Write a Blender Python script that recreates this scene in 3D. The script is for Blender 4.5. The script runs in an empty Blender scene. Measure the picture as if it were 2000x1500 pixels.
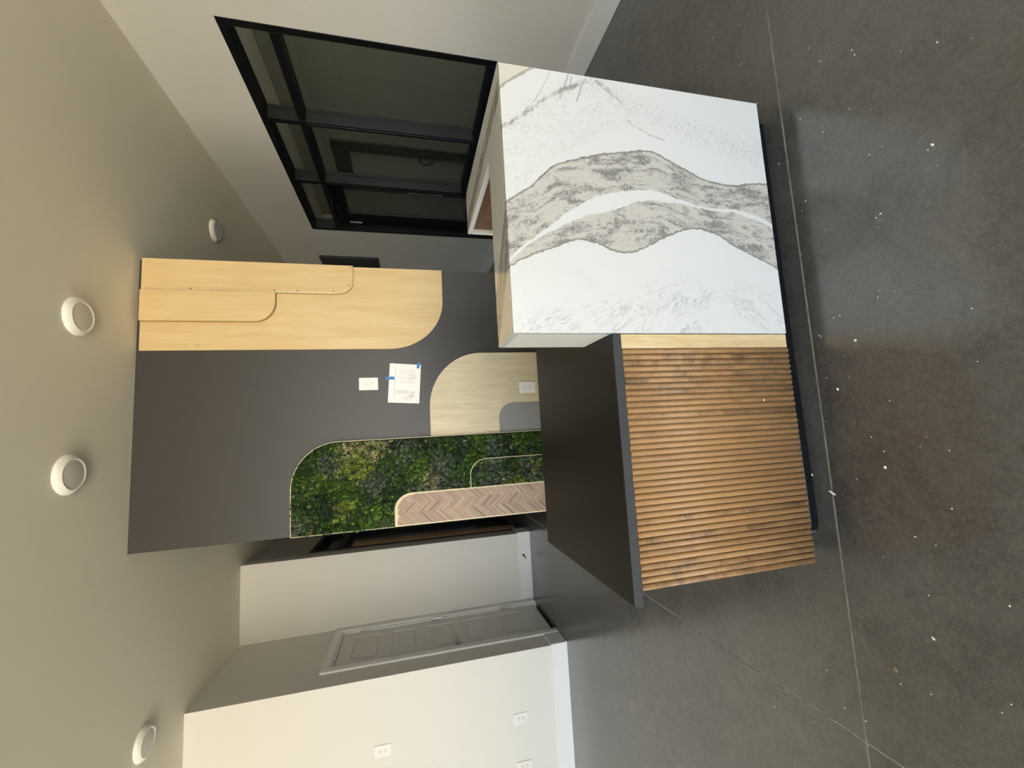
import bpy, bmesh, math, random
from mathutils import Vector, Matrix
random.seed(7)
C = bpy.context.scene.collection
scene = bpy.context.scene

# ------------------------------------------------------------------ camera, world, sun, exposure
CAM = Vector((-0.2719, -1.1208, 1.3200))
def cam_matrix(rx, ry, rz):
    # photograph is a portrait shot stored on its side: roll the upright camera by 90 degrees
    M = Matrix.Rotation(rz, 3, 'Z') @ Matrix.Rotation(rx, 3, 'X') @ Matrix.Rotation(ry, 3, 'Z')
    right, up, back = M.col[0], M.col[1], M.col[2]
    R = Matrix((-up, right, back)).transposed()
    return Matrix.Translation(CAM) @ R.to_4x4()
cd = bpy.data.cameras.new('camera'); cam = bpy.data.objects.new('camera', cd); C.objects.link(cam)
cd.sensor_fit = 'HORIZONTAL'; cd.sensor_width = 36.0; cd.lens = 821.51 * 36 / 2000
cd.clip_start = 0.02
cam.matrix_world = cam_matrix(1.3270, -0.0282, -0.1133)
scene.camera = cam

w = bpy.data.worlds.new('world'); scene.world = w; w.use_nodes = True
nt = w.node_tree; nt.nodes.clear()
wo = nt.nodes.new('ShaderNodeOutputWorld'); bg = nt.nodes.new('ShaderNodeBackground')
tc = nt.nodes.new('ShaderNodeTexCoord'); sx = nt.nodes.new('ShaderNodeSeparateXYZ'); cr = nt.nodes.new('ShaderNodeValToRGB')
nt.links.new(tc.outputs['Generated'], sx.inputs[0])
mr = nt.nodes.new('ShaderNodeMapRange'); mr.inputs[1].default_value = -1; mr.inputs[2].default_value = 1
nt.links.new(sx.outputs['Z'], mr.inputs[0]); nt.links.new(mr.outputs[0], cr.inputs[0])
e = cr.color_ramp.elements
e[0].position = 0.0; e[0].color = (0.34, 0.29, 0.20, 1)
e[1].position = 1.0; e[1].color = (0.58, 0.74, 1.0, 1)
for p_, c_ in ((0.49, (0.42, 0.36, 0.26, 1)), (0.51, (0.86, 0.93, 1.0, 1)), (0.70, (0.74, 0.86, 1.0, 1))):
    k = e.new(p_); k.color = c_
nt.links.new(cr.outputs[0], bg.inputs[0]); bg.inputs[1].default_value = 3.3
nt.links.new(bg.outputs[0], wo.inputs[0])

sd = bpy.data.lights.new('sun', 'SUN'); sd.energy = 36.0; sd.angle = 0.01; sd.color = (1.0, 0.95, 0.88)
sun = bpy.data.objects.new('sun', sd); C.objects.link(sun)
sun.rotation_euler = Vector((-0.70, -0.30, -0.9)).to_track_quat('-Z', 'Y').to_euler()
sun.location = (0, -10, 12)
pd = bpy.data.lights.new('daylight_portal', 'AREA'); pd.shape = 'RECTANGLE'; pd.size = 8.9; pd.size_y = 2.86
pd.cycles.is_portal = True
po = bpy.data.objects.new('daylight_portal', pd); C.objects.link(po)
po.location = (-2.35, -5.45, 1.43); po.rotation_euler = (math.radians(90), 0, 0)

pd3 = bpy.data.lights.new('side_portal', 'AREA'); pd3.shape = 'RECTANGLE'; pd3.size = 5.0; pd3.size_y = 2.5
pd3.cycles.is_portal = True
po3 = bpy.data.objects.new('side_portal', pd3); C.objects.link(po3)
po3.location = (-6.95, -2.7, 1.55); po3.rotation_euler = (math.radians(90), 0, math.radians(-90))
pd2 = bpy.data.lights.new('back_room_portal', 'AREA'); pd2.shape = 'RECTANGLE'; pd2.size = 1.9; pd2.size_y = 2.5  # portal for the unseen opening added to light the back room
pd2.cycles.is_portal = True
po2 = bpy.data.objects.new('back_room_portal', pd2); C.objects.link(po2)
po2.location = (3.45, -0.95, 1.45); po2.rotation_euler = (math.radians(90), 0, 0)

vs = scene.view_settings
scene.display_settings.display_device = 'sRGB'
vs.view_transform = 'Standard'; vs.look = 'None'; vs.gamma = 1.0; vs.use_curve_mapping = False
vs.exposure = 1.0
scene.cycles.diffuse_bounces = 6
scene.cycles.max_bounces = 14
scene.cycles.caustics_reflective = False; scene.cycles.caustics_refractive = False

# ------------------------------------------------------------------ helpers
def lin(r, g, b):
    f = lambda c: (c / 255 / 12.92) if c / 255 <= 0.04045 else ((c / 255 + 0.055) / 1.055) ** 2.4
    return (f(r), f(g), f(b), 1.0)

class NB:
    """small node-tree builder"""
    def __init__(self, name):
        self.m = bpy.data.materials.new(name); self.m.use_nodes = True
        self.t = self.m.node_tree; self.t.nodes.clear()
        self.out = self.t.nodes.new('ShaderNodeOutputMaterial')
        self.p = self.t.nodes.new('ShaderNodeBsdfPrincipled')
        self.t.links.new(self.p.outputs[0], self.out.inputs[0])
    def n(self, typ): return self.t.nodes.new(typ)
    def put(self, sock, v):
        if hasattr(v, 'is_output') or isinstance(v, bpy.types.NodeSocket): self.t.links.new(v, sock)
        else: sock.default_value = v
    def coord(self, kind='Object'): return self.n('ShaderNodeTexCoord').outputs[kind]
    def sep(self, v):
        s = self.n('ShaderNodeSeparateXYZ'); self.put(s.inputs[0], v); return s.outputs
    def comb(self, x, y, z):
        s = self.n('ShaderNodeCombineXYZ')
        for i, q in enumerate((x, y, z)): self.put(s.inputs[i], q)
        return s.outputs[0]
    def scale(self, v, s):
        k = self.n('ShaderNodeVectorMath'); k.operation = 'MULTIPLY'; self.put(k.inputs[0], v); k.inputs[1].default_value = s; return k.outputs[0]
    def vadd(self, v, s):
        k = self.n('ShaderNodeVectorMath'); k.operation = 'ADD'; self.put(k.inputs[0], v); self.put(k.inputs[1], s); return k.outputs[0]
    def noise(self, v, scale=5, detail=4, rough=0.55, dist=0.0, color=False):
        k = self.n('ShaderNodeTexNoise'); self.put(k.inputs['Vector'], v)
        k.inputs['Scale'].default_value = scale; k.inputs['Detail'].default_value = detail
        k.inputs['Roughness'].default_value = rough; k.inputs['Distortion'].default_value = dist
        return k.outputs['Color' if color else 'Fac']
    def math(self, op, a, b=0.0, clamp=False):
        k = self.n('ShaderNodeMath'); k.operation = op; k.use_clamp = clamp
        self.put(k.inputs[0], a); self.put(k.inputs[1], b); return k.outputs[0]
    def step(self, v, a, b):
        k = self.n('ShaderNodeMapRange'); k.interpolation_type = 'SMOOTHSTEP'
        self.put(k.inputs[0], v); self.put(k.inputs[1], a); self.put(k.inputs[2], b); return k.outputs[0]
    def remap(self, v, a, b, c, d):
        k = self.n('ShaderNodeMapRange'); self.put(k.inputs[0], v)
        for i, q in enumerate((a, b, c, d)): k.inputs[i + 1].default_value = q
        return k.outputs[0]
    def mix(self, f, a, b, mode='MIX'):
        k = self.n('ShaderNodeMix'); k.data_type = 'RGBA'; k.blend_type = mode
        self.put(k.inputs[0], f); self.put(k.inputs[6], a); self.put(k.inputs[7], b); return k.outputs[2]
    def fcurve(self, v, pts):
        k = self.n('ShaderNodeFloatCurve'); self.put(k.inputs['Value'], v)
        cv = k.mapping.curves[0]; pts = sorted(pts)
        cv.points[0].location = pts[0]; cv.points[1].location = pts[-1]
        for q in pts[1:-1]: cv.points.new(q[0], q[1])
        k.mapping.update(); return k.outputs[0]
    def bump(self, h, strength=0.2, dist=0.01):
        k = self.n('ShaderNodeBump'); k.inputs['Strength'].default_value = strength; k.inputs['Distance'].default_value = dist
        self.put(k.inputs['Height'], h); self.t.links.new(k.outputs[0], self.p.inputs['Normal'])
    def col(self, v): self.put(self.p.inputs['Base Color'], v)
    def rough(self, v): self.put(self.p.inputs['Roughness'], v)
    def set(self, k, v): self.put(self.p.inputs[k], v)

def plain(name, rgb, rough=0.6, metal=0.0, var=0.04, scale=6, bump=0.0, spec=0.5):
    b = NB(name); n = b.noise(b.coord(), scale, 4)
    d = tuple(max(0, c * (1 - var)) for c in rgb[:3]) + (1,); l = tuple(min(1, c * (1 + var)) for c in rgb[:3]) + (1,)
    b.col(b.mix(n, d, l)); b.rough(rough); b.set('Metallic', metal); b.set('Specular IOR Level', spec)
    if bump: b.bump(b.noise(b.coord(), 260, 2), bump, 0.002)
    return b.m

M = {}
M['wall'] = plain('wall_paint', (0.63, 0.615, 0.57, 1), 0.62, bump=0.08, scale=1.2, var=0.015)
M['ceiling'] = plain('ceiling_paint', (0.76, 0.725, 0.60, 1), 0.85, bump=0.05, scale=1.0, var=0.015)
M['trim'] = plain('trim_white', (0.72, 0.72, 0.70, 1), 0.35, var=0.01)
M['door_white'] = plain('door_white', (0.60, 0.59, 0.56, 1), 0.45, var=0.01)
M['charcoal'] = plain('charcoal_paint', (0.042, 0.039, 0.036, 1), 0.42, bump=0.06, scale=2, var=0.04)
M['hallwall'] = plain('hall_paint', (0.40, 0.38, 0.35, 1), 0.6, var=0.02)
M['black'] = plain('black_metal', (0.005, 0.005, 0.006, 1), 0.42, var=0.1, spec=0.18)
M['black_face'] = plain('black_metal_face', (0.012, 0.012, 0.015, 1), 0.35, var=0.1, spec=0.3)
M['slab'] = plain('black_laminate', (0.010, 0.0085, 0.0075, 1), 0.45, scale=40, var=0.2, spec=0.32)
M['slab_edge'] = plain('black_laminate_edge', (0.026, 0.027, 0.030, 1), 0.5, scale=40, var=0.15)
M['white_plastic'] = plain('white_plastic', (0.80, 0.78, 0.72, 1), 0.35, var=0.01)
M['lens'] = plain('lamp_lens', (0.62, 0.60, 0.54, 1), 0.45, var=0.02)
M['dark'] = plain('dark_slot', (0.03, 0.03, 0.03, 1), 0.6)
M['steel'] = plain('brushed_steel', (0.45, 0.43, 0.40, 1), 0.35, metal=0.9)
M['vinyl'] = plain('vinyl_base', (0.045, 0.048, 0.060, 1), 0.45, var=0.1)
M['toe_and_shade'] = plain('black_toe_and_shade', (0.004, 0.0045, 0.006, 1), 0.5, spec=0.15)  # black of the toe kicks, also shade painted under the vinyl strip
M['edge'] = plain('plywood_edge', (0.72, 0.62, 0.40, 1), 0.6, scale=60, var=0.15)
M['tape'] = plain('blue_tape', (0.05, 0.20, 0.50, 1), 0.6, scale=80, var=0.1)
M['chip'] = plain('drywall_chip', (0.75, 0.73, 0.68, 1), 0.8, scale=90, var=0.1)
M['leafbit'] = plain('dry_leaf', (0.22, 0.17, 0.08, 1), 0.8, scale=90, var=0.3)
M['bright_grey'] = plain('bright_grey_pane', (0.40, 0.43, 0.40, 1), 0.4, var=0.05)
M['backroom'] = plain('backroom_paint', (0.33, 0.32, 0.29, 1), 0.7, var=0.02)
M['felt'] = plain('grey_felt', (0.24, 0.24, 0.245, 1), 0.95, scale=120, var=0.35, bump=0.4)
M['dustjoint'] = plain('joint_dust', (0.235, 0.23, 0.215, 1), 0.9, scale=30, var=0.7)
M['pavement'] = plain('pavement', (0.45, 0.405, 0.325, 1), 0.9, scale=1.5, var=0.1)
M['vent'] = plain('vent_dark', (0.03, 0.028, 0.027, 1), 0.6)
M['reflect_frame'] = plain('reflected_frame', (0.055, 0.052, 0.045, 1), 0.5)
M['plate'] = plain('plate_almond', (0.70, 0.685, 0.64, 1), 0.4, var=0.01)
M['red'] = plain('red_dot', (0.18, 0.02, 0.015, 1), 0.5)

def glass_mat(name, tint, rough=0.0, ior=1.45):
    m = bpy.data.materials.new(name); m.use_nodes = True; t = m.node_tree; t.nodes.clear()
    o = t.nodes.new('ShaderNodeOutputMaterial'); mx = t.nodes.new('ShaderNodeMixShader')
    tr = t.nodes.new('ShaderNodeBsdfTransparent'); gl = t.nodes.new('ShaderNodeBsdfGlossy'); fr = t.nodes.new('ShaderNodeFresnel')
    tr.inputs[0].default_value = tint; gl.inputs['Roughness'].default_value = rough; fr.inputs[0].default_value = ior
    ge = t.nodes.new('ShaderNodeNewGeometry'); inv = t.nodes.new('ShaderNodeMath'); inv.operation = 'SUBTRACT'; inv.inputs[0].default_value = 1.0
    mu = t.nodes.new('ShaderNodeMath'); mu.operation = 'MULTIPLY'; t.links.new(ge.outputs['Backfacing'], inv.inputs[1])
    t.links.new(fr.outputs[0], mu.inputs[0]); t.links.new(inv.outputs[0], mu.inputs[1])
    t.links.new(mu.outputs[0], mx.inputs[0]); t.links.new(tr.outputs[0], mx.inputs[1]); t.links.new(gl.outputs[0], mx.inputs[2])
    t.links.new(mx.outputs[0], o.inputs[0]); return m
M['glass'] = glass_mat('tinted_glass', (0.85, 0.87, 0.83, 1))

def concrete():
    b = NB('polished_concrete'); v = b.coord()
    big = b.noise(v, 0.8, 4, 0.6); mid = b.noise(v, 3.0, 10, 0.82, 0.5); fine = b.noise(v, 70, 5, 0.8, 0.5)
    c = b.mix(b.step(big, 0.3, 0.7), (0.0374, 0.0371, 0.0367, 1), (0.0547, 0.0540, 0.0529, 1))
    c = b.mix(b.remap(mid, 0.38, 0.70, 0.0, 0.85), c, (0.0900, 0.0886, 0.0859, 1))
    c = b.mix(b.math('MULTIPLY', b.step(mid, 0.50, 0.30), 0.6), c, (0.0274, 0.0274, 0.0272, 1))
    c = b.mix(b.remap(fine, 0.40, 0.75, 0.0, 0.45), c, (0.1188, 0.1166, 0.1138, 1))
    sxyz = b.sep(b.vadd(v, b.scale(b.noise(v, 2.2, 4, 0.65, color=True), (0.5, 0.5, 0.0))))
    for sgn, sc_ in ((1, 10), (-1, 15)):
        d1 = b.comb(b.math('ADD', sxyz[0], b.math('MULTIPLY', sxyz[1], 0.6 * sgn)), b.math('MULTIPLY', b.math('SUBTRACT', sxyz[1], b.math('MULTIPLY', sxyz[0], 0.6 * sgn)), 9.0), 0.0)
        sc = b.noise(d1, sc_, 8, 0.85, 0.8)
        c = b.mix(b.remap(sc, 0.50, 0.76, 0.0, 0.55), c, (0.1296, 0.1274, 0.1234, 1))
        c = b.mix(b.remap(sc, 0.47, 0.26, 0.0, 0.5), c, (0.0346, 0.0346, 0.0345, 1))
    vo2 = b.n('ShaderNodeTexVoronoi'); b.put(vo2.inputs['Vector'], b.vadd(v, (3.3, 1.7, 0))); vo2.inputs['Scale'].default_value = 23
    speck2 = b.math('LESS_THAN', vo2.outputs['Distance'], 0.022)
    keep = b.math('GREATER_THAN', b.noise(v, 4.1, 2), 0.5)
    c = b.mix(b.math('MULTIPLY', b.math('MULTIPLY', speck2, keep), 0.5), c, (0.2376, 0.2232, 0.2056, 1))
    b.col(c); b.rough(b.remap(mid, 0.3, 0.7, 0.17, 0.26)); b.set('IOR', 1.85); b.set('Specular IOR Level', 0.5)
    b.bump(fine, 0.015, 0.002)
    return b.m
M['concrete'] = concrete()

def wood(name, c0, c1, c2, grain_axis=2, rough=0.5, knots=True, gscale=1.0, per_object=False, dark=0.0, contrast=1.0):
    """stretched-noise grain along one axis, optional knots"""
    b = NB(name); v = b.coord()
    if per_object:
        oi = b.n('ShaderNodeObjectInfo'); r = oi.outputs['Random']
        v = b.vadd(v, b.comb(b.math('MULTIPLY', r, 37.0), b.math('MULTIPLY', r, 13.0), b.math('MULTIPLY', r, 71.0)))
    s = [9.0, 9.0, 9.0]; s[grain_axis] = 0.9
    g = b.noise(b.scale(v, tuple(s)), 3.0 * gscale, 6, 0.6, 0.6)
    s2 = [60.0, 60.0, 60.0]; s2[grain_axis] = 2.0
    fine = b.noise(b.scale(v, tuple(s2)), 3.0 * gscale, 3, 0.7)
    big = b.noise(v, 2.4 * gscale, 3)
    c = b.mix(b.step(g, 0.5 - 0.25 / contrast, 0.5 + 0.25 / contrast), c0, c1)
    c = b.mix(b.math('MULTIPLY', b.step(big, 0.45, 0.75), 0.6), c, c2)
    c = b.mix(b.math('MULTIPLY', fine, 0.25), c, c0)
    if knots:
        vo = b.n('ShaderNodeTexVoronoi'); b.put(vo.inputs['Vector'], b.vadd(v, b.scale(b.noise(v, 9, 2, color=True), (0.05, 0.05, 0.05)))); vo.inputs['Scale'].default_value = 4.2
        kn = b.step(vo.outputs['Distance'], 0.085, 0.015)
        sel = b.math('GREATER_THAN', b.sep(vo.outputs['Color'])[0], 0.5)
        c = b.mix(b.math('MULTIPLY', b.math('MULTIPLY', kn, sel), 0.45), c, tuple(q * 0.62 for q in c0[:3]) + (1,))
    if per_object:
        r2 = b.math('FRACT', b.math('MULTIPLY', r, 17.31)); r3 = b.math('FRACT', b.math('MULTIPLY', r, 53.7))
        c = b.mix(b.math('MULTIPLY', b.step(r2, 0.35, 0.65), 0.85), c, c2)
        geo = b.n('ShaderNodeNewGeometry').outputs['Position']; gs = b.sep(geo)
        shift = b.comb(b.math('MULTIPLY', r2, 9.0), 0.0, b.math('MULTIPLY', r3, 5.0))
        patch = b.step(b.noise(b.vadd(b.scale(geo, (2.0, 1, 4.5)), shift), 2.2, 8, 0.78), 0.44, 0.66)
        weather = b.math('MAXIMUM', b.math('MULTIPLY', b.step(gs[0], -0.36, -0.10), b.step(b.noise(b.scale(geo, (5, 1, 2.5)), 1.6, 4, 0.7), 0.36, 0.60)), b.math('SUBTRACT', 1.0, b.step(r2, 0.25, 0.55)))
        if dark: c = b.mix(b.math('MULTIPLY', b.math('MULTIPLY', patch, weather), dark), c, (0.085, 0.052, 0.034, 1))
        pale = b.step(b.noise(b.vadd(b.scale(geo, (60, 1, 9)), shift), 1.5, 5, 0.75), 0.56, 0.72)
        c = b.mix(b.math('MULTIPLY', b.math('MULTIPLY', pale, weather), 0.5), c, (0.56, 0.37, 0.20, 1))
        c = b.mix(b.math('MULTIPLY', r3, 0.22), c, (0.20, 0.11, 0.045, 1))
    b.col(c); b.rough(rough); b.bump(fine, 0.08, 0.001)
    return b.m
M['birch'] = wood('birch_veneer', (0.58, 0.41, 0.19, 1), (0.70, 0.545, 0.30, 1), (0.62, 0.425, 0.19, 1), 2, 0.45, gscale=0.8, contrast=0.75)
M['birch_edge_shaded'] = plain('birch_edge_shaded', (0.46, 0.32, 0.135, 1), 0.6, scale=60, var=0.2)  # darker side faces: shade on the overlay edges put into the colour
M['oak'] = wood('pale_oak_veneer', (0.52, 0.44, 0.28, 1), (0.68, 0.605, 0.43, 1), (0.60, 0.52, 0.35, 1), 2, 0.5, knots=False, gscale=1.5, contrast=0.9)
M['slat'] = wood('stained_slat', (0.22, 0.118, 0.048, 1), (0.44, 0.265, 0.120, 1), (0.36, 0.200, 0.080, 1), 2, 0.5, knots=False, per_object=True, dark=0.85, gscale=1.6)
M['poplar'] = wood('poplar_strip', (0.50, 0.37, 0.19, 1), (0.64, 0.53, 0.33, 1), (0.38, 0.27, 0.16, 1), 2, 0.5, knots=False, gscale=2.4)
M['walnut'] = wood('walnut_cabinet', (0.075, 0.038, 0.020, 1), (0.20, 0.11, 0.058, 1), (0.13, 0.068, 0.036, 1), 1, 0.45, knots=False, gscale=1.3)
M['reflected_wood'] = wood('reflected_wood_brown', (0.34, 0.18, 0.09, 1), (0.46, 0.27, 0.145, 1), (0.38, 0.22, 0.115, 1), 2, 0.6, knots=False)

def herring_mat():
    b = NB('herringbone_strips'); a = b.n('ShaderNodeVertexColor'); a.layer_name = 'tone'
    v = b.coord(); n = b.noise(v, 28, 4, 0.7)
    b.col(b.mix(b.math('MULTIPLY', b.step(n, 0.40, 0.75), 0.35), a.outputs[0], (0.26, 0.195, 0.155, 1))); b.rough(0.6)
    return b.m
M['herring'] = herring_mat()
def moss_mat():
    b = NB('preserved_moss'); a = b.n('ShaderNodeVertexColor'); a.layer_name = 'tone'
    b.col(a.outputs[0]); b.rough(0.75); b.set('Specular IOR Level', 0.25); return b.m
M['moss'] = moss_mat()

# --- veined quartz: boundaries of the grey bands as functions of height on the front, bookmatched on the top
Z0, Z1, XW = 0.05, 1.05, 0.836
E1 = [(1.045,.375),(1.022,.393),(.954,.442),(.877,.51),(.813,.541),(.719,.569),(.575,.6),(.522,.598),(.454,.572),(.393,.545),(.323,.518),(.257,.511),(.196,.515),(.152,.524),(.08,.529)]
E2 = [(1.045,.20),(1.022,.223),(.992,.253),(.945,.288),(.889,.331),(.825,.379),(.759,.422),(.693,.445),(.604,.463),(.543,.468),(.49,.459),(.429,.442),(.367,.428),(.31,.425),(.226,.425),(.142,.408),(.084,.385)]
E3 = [(1.045,.192),(1.019,.217),(.983,.247),(.932,.285),(.863,.323),(.792,.358),(.721,.38),(.646,.403),(.585,.426),(.523,.434),(.462,.432),(.407,.426),(.351,.419),(.311,.415),(.244,.414),(.169,.398),(.111,.379),(.078,.361)]
E4 = [(1.045,.188),(1.02,.201),(.981,.221),(.935,.24),(.881,.262),(.839,.281),(.798,.29),(.75,.283),(.702,.265),(.667,.257),(.616,.263),(.561,.286),(.514,.31),(.457,.335),(.416,.347),(.36,.346),(.313,.333),(.259,.303),(.188,.27),(.122,.243),(.081,.224)]
V1 = [(1.045,.742),(1.024,.757),(1.0,.778),(.98,.794),(.952,.814),(.916,.84),(.88,.87)]
V2 = [(1.045,.615),(1.022,.63),(.977,.66),(.918,.706),(.86,.757),(.801,.788),(.734,.821),(.698,.819),(.626,.778),(.513,.757),(.397,.719),(.275,.696),(.106,.661)]
V5 = [(1.045,.42),(1.0,.438),(.916,.533),(.786,.618),(.71,.671),(.607,.715),(.5,.72),(.4,.69),(.275,.655),(.1,.62)]
V3 = [(.95,.69),(.916,.735),(.878,.798),(.858,.837)]
V6 = [(.70,.815),(.67,.794),(.614,.75),(.604,.699),(.56,.675),(.477,.648)]
def nrm(L): return [((z - Z0) / (Z1 - Z0), x / 0.9) for z, x in L]

def quartz(name, top=False):
    b = NB(name); v = b.coord(); s = b.sep(v)
    wob = b.noise(v, 55, 5, 0.75); wob2 = b.noise(b.vadd(v, (5, 2, 8)), 9, 3, 0.6)
    speck = b.noise(v, 95, 5, 0.75); sp2 = b.noise(v, 26, 5, 0.7)
    X, Y, Z = s[0], s[1], s[2]
    j = b.math('ADD', b.math('MULTIPLY', b.math('SUBTRACT', wob, 0.5), 0.022), b.math('MULTIPLY', b.math('SUBTRACT', wob2, 0.5), 0.02))
    white = (0.56, 0.575, 0.582, 1)
    c = white
    if not top:
        x = b.math('ADD', X, j); t = b.math('DIVIDE', b.math('SUBTRACT', Z, Z0), Z1 - Z0)
        cv = lambda L: b.math('MULTIPLY', b.fcurve(t, nrm(L)), 0.9)
        e1, e2, e3, e4, v1, v2, v5 = (cv(L) for L in (E1, E2, E3, E4, V1, V2, V5))
        def between(lo, hi, w=0.0025):
            return b.math('MULTIPLY', b.step(x, b.math('SUBTRACT', lo, w), b.math('ADD', lo, w)), b.step(x, b.math('ADD', hi, w), b.math('SUBTRACT', hi, w)))
        def line(at, w):
            return b.step(b.math('ABSOLUTE', b.math('SUBTRACT', x, at)), w, w * 0.25)
        # cloudy pale speckle between V5 and V2, and beyond
        cloud = b.math('MULTIPLY', between(b.math('SUBTRACT', v5, 0.03), v2, 0.03), b.step(speck, 0.42, 0.68))
        c = b.mix(b.math('MULTIPLY', b.math('MULTIPLY', cloud, b.step(sp2, 0.35, 0.65)), 0.6), c, (0.35, 0.355, 0.355, 1))
        fade = b.math('MULTIPLY', b.step(sp2, 0.42, 0.62), b.step(Z, 0.55, 0.75))
        c = b.mix(b.math('MULTIPLY', b.math('MULTIPLY', line(v2, 0.014), fade), 0.9), c, (0.20, 0.195, 0.185, 1))
        c = b.mix(b.math('MULTIPLY', b.math('MULTIPLY', line(v2, 0.055), b.step(speck, 0.50, 0.66)), 0.6), c, (0.34, 0.34, 0.33, 1))
        c = b.mix(b.math('MULTIPLY', line(v5, 0.035), b.math('MULTIPLY', b.step(speck, 0.45, 0.7), 0.35)), c, (0.45, 0.45, 0.43, 1))
        for L, wd in ((V3, 0.0035), (V6, 0.003)):
            zs = [q[0] for q in L]
            lim = b.math('MULTIPLY', b.math('MULTIPLY', b.math('GREATER_THAN', Z, min(zs)), b.math('LESS_THAN', Z, max(zs))), b.step(sp2, 0.38, 0.52))
            c = b.mix(b.math('MULTIPLY', b.math('MULTIPLY', line(cv(L), wd), lim), 0.75), c, (0.22, 0.21, 0.20, 1))
        # short cracks near the top right
        for (xa, za, xb, zb) in ((.835,.80,.745,.835),(.81,.755,.74,.78),(.83,.79,.78,.80)):
            dx, dz = xb - xa, zb - za; L = math.hypot(dx, dz)
            u = b.math('ADD', b.math('MULTIPLY', b.math('SUBTRACT', x, xa), dx / L), b.math('MULTIPLY', b.math('SUBTRACT', Z, za), dz / L))
            d = b.math('ABSOLUTE', b.math('SUBTRACT', b.math('MULTIPLY', b.math('SUBTRACT', x, xa), -dz / L), b.math('MULTIPLY', b.math('SUBTRACT', Z, za), -dx / L)))
            mk = b.math('MULTIPLY', b.math('MULTIPLY', b.math('GREATER_THAN', u, 0), b.math('LESS_THAN', u, L)), b.step(d, 0.004, 0.001))
            c = b.mix(b.math('MULTIPLY', mk, 0.6), c, (0.22, 0.21, 0.20, 1))
        # cream corner
        c = b.mix(b.math('MULTIPLY', b.step(x, v1, b.math('ADD', v1, 0.006)), 0.8), c, (0.50, 0.475, 0.40, 1))
        c = b.mix(b.math('MULTIPLY', line(v1, 0.008), 0.8), c, (0.25, 0.23, 0.20, 1))
        # wispy concentric lines low on the left
        wx = b.comb(b.math('ADD', X, b.math('MULTIPLY', b.math('ABSOLUTE', b.math('SUBTRACT', Z, 0.36)), 0.55)), 0.0, b.math('MULTIPLY', Z, 0.35))
        wn = b.noise(wx, 24, 5, 0.72, 0.8)
        wl = b.step(b.math('ABSOLUTE', b.math('SUBTRACT', wn, 0.5)), 0.028, 0.004)
        reg = b.math('MULTIPLY', b.step(X, 0.22, 0.10), b.step(b.noise(v, 5, 3), 0.42, 0.60))
        c = b.mix(b.math('MULTIPLY', b.math('MULTIPLY', wl, reg), 0.75), c, (0.32, 0.33, 0.33, 1))
        band = b.math('MAXIMUM', between(e2, e1), between(e4, e3))
        along = b.comb(b.math('MULTIPLY', b.math('SUBTRACT', x, b.math('MULTIPLY', e1, 0.62)), 5.5), 0.0, b.math('MULTIPLY', Z, 1.7))
        edges = b.math('MAXIMUM', line(e1, 0.005), line(e4, 0.0045))
    else:
        q = b.math('ADD', b.math('ADD', X, b.math('MULTIPLY', Y, 1.08)), b.math('MULTIPLY', j, 0.6))
        band1 = b.math('MULTIPLY', b.step(q, 0.222, 0.226), b.step(q, 0.394, 0.390))
        r = b.math('ADD', X, b.math('ADD', b.math('MULTIPLY', Y, 0.10), b.math('MULTIPLY', j, 0.6)))
        band2 = b.math('MULTIPLY', b.step(r, 0.738, 0.742), b.step(r, 0.802, 0.796))
        c = (0.62, 0.615, 0.585, 1)
        wl = b.step(b.math('ABSOLUTE', b.math('SUBTRACT', b.noise(b.comb(b.math('MULTIPLY', q, 2.2), Y, 0.0), 7, 5, 0.7), 0.5)), 0.03, 0.004)
        c = b.mix(b.math('MULTIPLY', b.math('MULTIPLY', wl, b.step(sp2, 0.45, 0.6)), 0.3), c, (0.36, 0.35, 0.33, 1))
        band = b.math('MAXIMUM', band1, band2)
        along = b.comb(b.math('MULTIPLY', q, 9.0), b.math('MULTIPLY', Y, 1.5), 0.0)
        edges = b.step(b.math('ABSOLUTE', b.math('SUBTRACT', q, 0.392)), 0.006, 0.001)
    st = b.noise(along, 5.0, 8, 0.78, 0.6)
    bc = b.mix(b.step(st, 0.46, 0.60), (0.44, 0.43, 0.40, 1), (0.185, 0.185, 0.18, 1))
    bc = b.mix(b.math('MULTIPLY', b.step(speck, 0.50, 0.64), 0.7), bc, (0.48, 0.475, 0.445, 1))
    bc = b.mix(b.math('MULTIPLY', b.math('MULTIPLY', b.step(speck, 0.48, 0.36), b.step(st, 0.42, 0.55)), 0.7), bc, (0.15, 0.15, 0.148, 1))
    c = b.mix(band, c, bc)
    c = b.mix(b.math('MULTIPLY', edges, 0.8), c, (0.13, 0.12, 0.11, 1))
    b.col(c); b.rough(0.12 if top else 0.16)
    return b.m
M['quartz'] = quartz('veined_quartz')
M['quartz_top'] = quartz('veined_quartz_top', True)
M['quartz_side_lit'] = plain('quartz_side_lit', (0.80, 0.78, 0.70, 1), 0.2, scale=12, var=0.05)  # paler copy of the quartz: light on the side faces put into colour

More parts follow.
